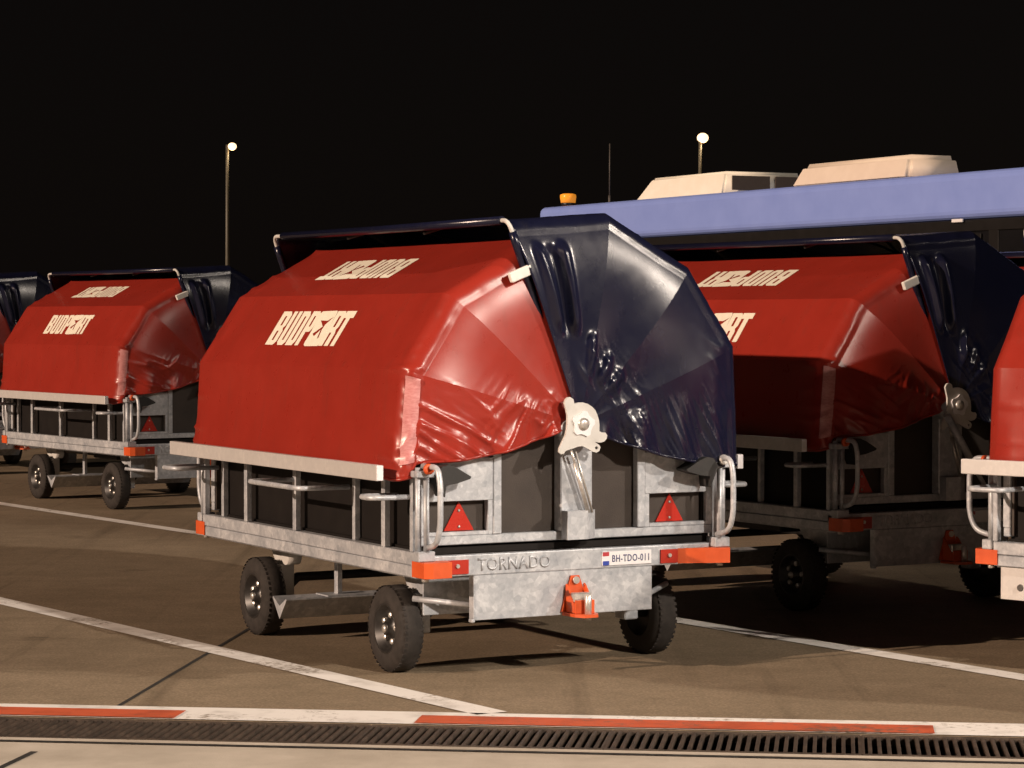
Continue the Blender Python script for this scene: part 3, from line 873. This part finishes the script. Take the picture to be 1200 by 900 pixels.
# gratings, one casting per metre
def make_grate():
    m = MB(); L = .996
    for t in (-.035, -.485): m.box(0, L, t - .014, t + .014, -.035, .006, .003)
    n = 26
    for k in range(n):
        x = .012 + (L - .024) * (k + .5) / n
        m.box(x - .0075, x + .0075, -.475, -.045, -.030, .004, .002)
    for x in (.004, L - .004): m.box(x - .006, x + .006, -.475, -.045, -.03, .004, .001)
    return m.build('drain_grate', M['iron'])
g0 = make_grate()
g0['label'] = 'dark slotted iron drain grate set in the channel below the red and white kerb'; g0['category'] = 'drain grate'; g0['group'] = 'drain grates along the kerb'
ang = math.atan2(cu.y, cu.x)
for k in range(-6, 7):
    o = g0 if k == -6 else g0.copy()
    if k != -6: COL.objects.link(o)
    o.location = gp(k * 1.0 + .42, 0, 0); o.rotation_euler = (0, 0, ang)

# ------------------------------------------------------------------ airport bus
M['busblue'] = noisy('lilac_bus_paint', (.205, .29, .68), (.235, .325, .73), 3, (.25, .38), detail=6)
M['glass'] = noisy('dark_glass', (.006, .006, .007), (.010, .010, .011), 3, (.06, .12))
M['buswhite'] = noisy('white_bus_paint', (.62, .62, .62), (.70, .70, .69), 4, (.3, .4))
M['busblack'] = noisy('black_window_frame', (.004, .0035, .0035), (.007, .006, .006), 8, (.4, .5))
M['acwhite'] = noisy('white_unit_paint', (.78, .74, .62), (.85, .81, .70), 6, (.45, .55))
M['acbeige'] = noisy('beige_unit_paint', (.66, .56, .46), (.72, .62, .51), 6, (.45, .55))
M['grille'] = noisy('dark_grille', (.05, .035, .025), (.09, .065, .045), 60, (.6, .7), stretch=(1, 1, 6))
M['amber'] = noisy('amber_lens', (.85, .28, .02), (.95, .38, .04), 30, (.15, .25))
M['amber'].node_tree.nodes['Principled BSDF'].inputs['Emission Color'].default_value = (1, .35, .03, 1)
M['amber'].node_tree.nodes['Principled BSDF'].inputs['Emission Strength'].default_value = .35
bx = Vector((.448, -.894, 0)); brz = math.atan2(bx.y, bx.x)
bus = thing('airport_bus', 'long lilac blue roofed airport bus behind the trailers with white air conditioning units on top', 'bus', (.33, 30.35, 0), brz)
# local: x along towards the viewer, y away from the visible side, z up
BL, BW = 13.0, 2.9
m = MB(); m.box(.0, BL, .0, BW, .34, 1.25, .06, seg=3); m.build('body', M['buswhite'], bus)
m = MB(); m.box(.02, BL - .02, .02, BW - .02, 1.252, 2.56, .03, seg=2); m.build('window_band', M['glass'], bus)
m = MB(); m.box(-.02, BL, -.01, BW + .01, 2.57, 3.0, .075, seg=4); m.build('roof', M['busblue'], bus)
for x in (0.6, 2.1, 3.9, 5.4, 7.2, 8.7, 10.5, 12.2):
    m = MB(); m.box(x, x + .14, .006, .03, 1.254, 2.56, .004); m.build('window_pillar', M['busblack'], bus)
m = MB(); m.box(.1, BL - .1, .004, .03, 2.46, 2.565, .004); m.build('window_frame', M['busblack'], bus)
for (x0, x1) in ((2.3, 3.8), (7.5, 8.6), (10.7, 12.1)):
    m = MB(); m.box(x0, x1, -.006, .012, .40, 2.44, .008)
    dr = m.build('door', M['busblack'], bus)
    MB().box(x0 + .1, (x0 + x1) / 2 - .03, -.012, -.007, 1.0, 2.36, .003).build('door_pane', M['glass'], dr)
    MB().box((x0 + x1) / 2 + .03, x1 - .1, -.012, -.007, 1.0, 2.36, .003).build('door_pane', M['glass'], dr)
m = MB(); m.box(8.2, 8.36, -.030, -.012, 2.545, 2.575, .004); m.build('marker_lamp', M['plate'], bus)
# roof units
def unit(x0, x1, y0, y1, z1, slope0, slope1, mat, bev):
    m = MB()
    r = bmesh.ops.create_cube(m.bm, size=1)
    for v in r['verts']:
        top = v.co.z > 0
        v.co = Vector(((x1 - (slope1 if top else 0)) if v.co.x > 0 else (x0 + (slope0 if top else 0)), (y1 - (.05 if top else 0)) if v.co.y > 0 else (y0 + (.06 if top else 0)), z1 if top else 2.99))
    es = [e for e in m.bm.edges]
    bmesh.ops.bevel(m.bm, geom=es, offset=bev, segments=4, affect='EDGES')
    for f_ in m.bm.faces: f_.smooth = len(f_.verts) == 4 and f_.calc_area() < .25
    return m.build('air_conditioner', mat, bus)
u1 = unit(1.64, 3.60, .35, 1.42, 3.262, .34, .02, M['acwhite'], .03)
for (ya, yb) in ((.47, .95), (1.02, 1.36)):
    MB().box(3.602, 3.612, ya, yb, 3.06, 3.215, .003).build('grille', M['grille'], u1)
u2 = unit(4.88, 6.98, .35, 1.02, 3.25, .20, .03, M['acbeige'], .05)
m = MB(); m.lathe([(3.02, .085), (3.05, .085), (3.055, .08)], (.16, .3, 0), 'Z', 20)
m.lathe([(3.0, .07), (3.02, .07)], (.16, .3, 0), 'Z', 20)
bcn = m.build('beacon', M['busblack'], bus)
MB().lathe([(3.056, .088), (3.13, .098), (3.155, .092), (3.165, .06), (3.168, 0)], (.16, .3, 0), 'Z', 24).build('beacon_lens', M['amber'], bcn)
m = MB(); m.tube([(.64, .6, 2.99), (.64, .6, 3.13)], .016, 8); m.tube([(.64, .6, 3.12), (.645, .6, 3.74)], .008, 8)
m.build('aerial', M['iron_dark'], bus)
for x in (2.0, 9.6):
    for y in (.16, BW - .16):
        m = MB(); m.lathe([(y - .14, .30), (y - .15, .46), (y - .1, .5), (y + .1, .5), (y + .15, .46), (y + .14, .30)], (x, 0, .5), 'Y', 32)
        w = m.build('wheel', M['tyre'], bus)
        MB().lathe([(y - .12, .29), (y - .05, .2), (y - .05, 0)], (x, 0, .5), 'Y', 24).build('rim', M['zinc'], w)
MB().box(.3, BL - .3, .35, BW - .35, .2, .345, .02).build('underframe', M['busblack'], bus)

# ------------------------------------------------------------------ lamps
M['lens'] = emitter('lamp_lens', (1, .68, .38), 1.9)
M['polegrey'] = noisy('lamp_pole_paint', (.07, .065, .045), (.10, .09, .065), 3, (.5, .6))
def lamp_post(px, py_top, D, side, label, head):
    x = (px - 600) / 2973.95 * D; z = 1.68 + (372.6 - py_top) / 2973.95 * D
    o = thing('street_lamp', label, 'street lamp', (x, D, 0), 0, 'lit lamp posts beyond the apron')
    MB().tube([(0, 0, 0), (0, 0, z * .5), (0, 0, z + .1)], .1, 12, radii=[.16, .125, .085]).build('pole', M['polegrey'], o)
    MB().box(-.22, .22, -.22, .22, 0, .12, .02).build('base', M['polegrey'], o)
    m = MB(); m.tube([(0, 0, z), (side * .30, 0, z + .10)], .05, 8); m.build('arm', M['polegrey'], o)
    m = MB(); m.lathe([(z + head * .82, head * .4), (z + head * .88, head * .38), (z + head * .95, 0)], (side * .30, 0, 0), 'Z', 20)
    h = m.build('lamp_head', M['polegrey'], o)
    m = MB(); m.lathe([(z - head * math.cos(a) * .85, head * math.sin(a)) for a in [PI * i / 12 * .92 for i in range(13)]], (side * .30, 0, 0), 'Z', 20)
    m.build('lamp_lens', M['lens'], h)
    ld = bpy.data.lights.new('street_lamp_light', 'POINT'); ld.energy = 60; ld.color = (1, .72, .42); ld.shadow_soft_size = .3
    lo = bpy.data.objects.new('street_lamp_light', ld); COL.objects.link(lo); lo.parent = h; lo.location = (side * .30, 0, z - head * 1.3)
lamp_post(267, 172, 152, 1, 'lit lamp post at the left, its whole pole showing against the black sky', .26)
lamp_post(820, 162, 146, .5, 'lit lamp post behind the bus, only its top above the roof', .33)

# ------------------------------------------------------------------ light
key = Vector((-math.cos(.4984 + .05), -math.sin(.4984 + .05), 0)).normalized()
EL = math.radians(19)
to_sun = key * math.cos(EL) + Vector((0, 0, math.sin(EL)))
sd = bpy.data.lights.new('sun', 'SUN'); sd.energy = 3.3; sd.angle = math.radians(.5); sd.color = (1, .73, .55)
so = bpy.data.objects.new('sun', sd); COL.objects.link(so)
so.rotation_euler = to_sun.to_track_quat('Z', 'Y').to_euler()
# unseen floodlight masts off to the right; the later ones are added helpers
def flood(fx, fy, fz, target, energy, cone, blend, label):
    mast = thing('floodlight_mast', label, 'floodlight mast', (fx, fy, 0), 0, 'apron floodlight masts')
    MB().tube([(0, 0, 0), (0, 0, fz + .3)], .15, 14, radii=[.2, .11]).build('pole', M['polegrey'], mast)
    MB().box(-.3, .3, -.3, .3, 0, .25, .02).build('base', M['concrete'], mast)
    aim = (Vector(target) - Vector((fx, fy, fz))).normalized()
    q = aim.to_track_quat('-Z', 'Y')
    hd = MB().box(-.45, .45, -.3, .3, .02, .22, .03).build('floodlight_head', M['polegrey'], mast)
    hd.location = (0, 0, fz); hd.rotation_euler = q.to_euler()
    MB().box(-.40, .40, -.26, .26, .0, .018, .002).build('floodlight_lens', M['lens'], hd)
    fl = bpy.data.lights.new('floodlight', 'SPOT'); fl.energy = energy; fl.color = (1, .86, .73); fl.spot_size = math.radians(cone); fl.spot_blend = blend; fl.shadow_soft_size = .3
    fo = bpy.data.objects.new('floodlight', fl); COL.objects.link(fo); fo.location = Vector((fx, fy, fz)) + aim * .35; fo.rotation_euler = q.to_euler()
flood(16.5, -9.6, 14.4, (-3.75, 8.0, .5), 23000, 30.6, .10, 'tall apron floodlight mast standing behind the viewer on the right')
flood(26.0, 3.9, 13.0, (-.6, 7.75, .8), 17000, 25, .15, 'tall apron floodlight mast standing level with the trailers on the far right')
flood(21.0, -16.0, 17.0, (-1.5, 18.0, 1), 12000, 70, .5, 'added unseen fill light mast farthest behind the viewer')  # added wide, weak fill that lifts the shaded trailers and ground
flood(17.5, 9.5, 13.5, (-4.0, 24.0, 1.5), 2600, 36, .4, 'added glint light mast nearest to the trailers, unseen on the right')  # added dim lamp, placed to put glints on the left hoods

# ------------------------------------------------------------------ night sky
w = bpy.data.worlds.new('World'); S.world = w; w.use_nodes = True
nt = w.node_tree; bg = nt.nodes['Background']
sk = nt.nodes.new('ShaderNodeTexSky'); sk.sky_type = 'NISHITA'; sk.sun_disc = False
sk.sun_elevation = EL; sk.sun_rotation = math.atan2(to_sun.x, to_sun.y)
sc_ = nt.nodes.new('ShaderNodeMix'); sc_.data_type = 'RGBA'; sc_.blend_type = 'ADD'; sc_.inputs[0].default_value = 1
ml = nt.nodes.new('ShaderNodeMix'); ml.data_type = 'RGBA'; ml.blend_type = 'MULTIPLY'; ml.inputs[0].default_value = 1
ml.inputs[7].default_value = (.0002, .00014, .0001, 1)
nt.links.new(sk.outputs[0], ml.inputs[6]); nt.links.new(ml.outputs[2], sc_.inputs[6])
sc_.inputs[7].default_value = (.0024, .0018, .0017, 1)
nt.links.new(sc_.outputs[2], bg.inputs['Color']); bg.inputs['Strength'].default_value = 1.0

# ------------------------------------------------------------------ camera
cd = bpy.data.cameras.new('camera'); cd.sensor_width = 36; cd.lens = 2973.95 / 1200 * 36; cd.clip_start = .1; cd.clip_end = 3000
co = bpy.data.objects.new('camera', cd); COL.objects.link(co)
co.location = (0, 0, 1.6817); co.rotation_euler = (PI / 2 - .026, 0, 0)
S.camera = co
S.render.resolution_x, S.render.resolution_y = 1024, 768
S.view_settings.view_transform = 'Standard'; S.view_settings.look = 'None'; S.view_settings.exposure = .25; S.view_settings.gamma = 1
S.view_settings.use_curve_mapping = False
S.render.engine = 'CYCLES'
S.cycles.use_denoising = True
S.cycles.max_bounces = 6
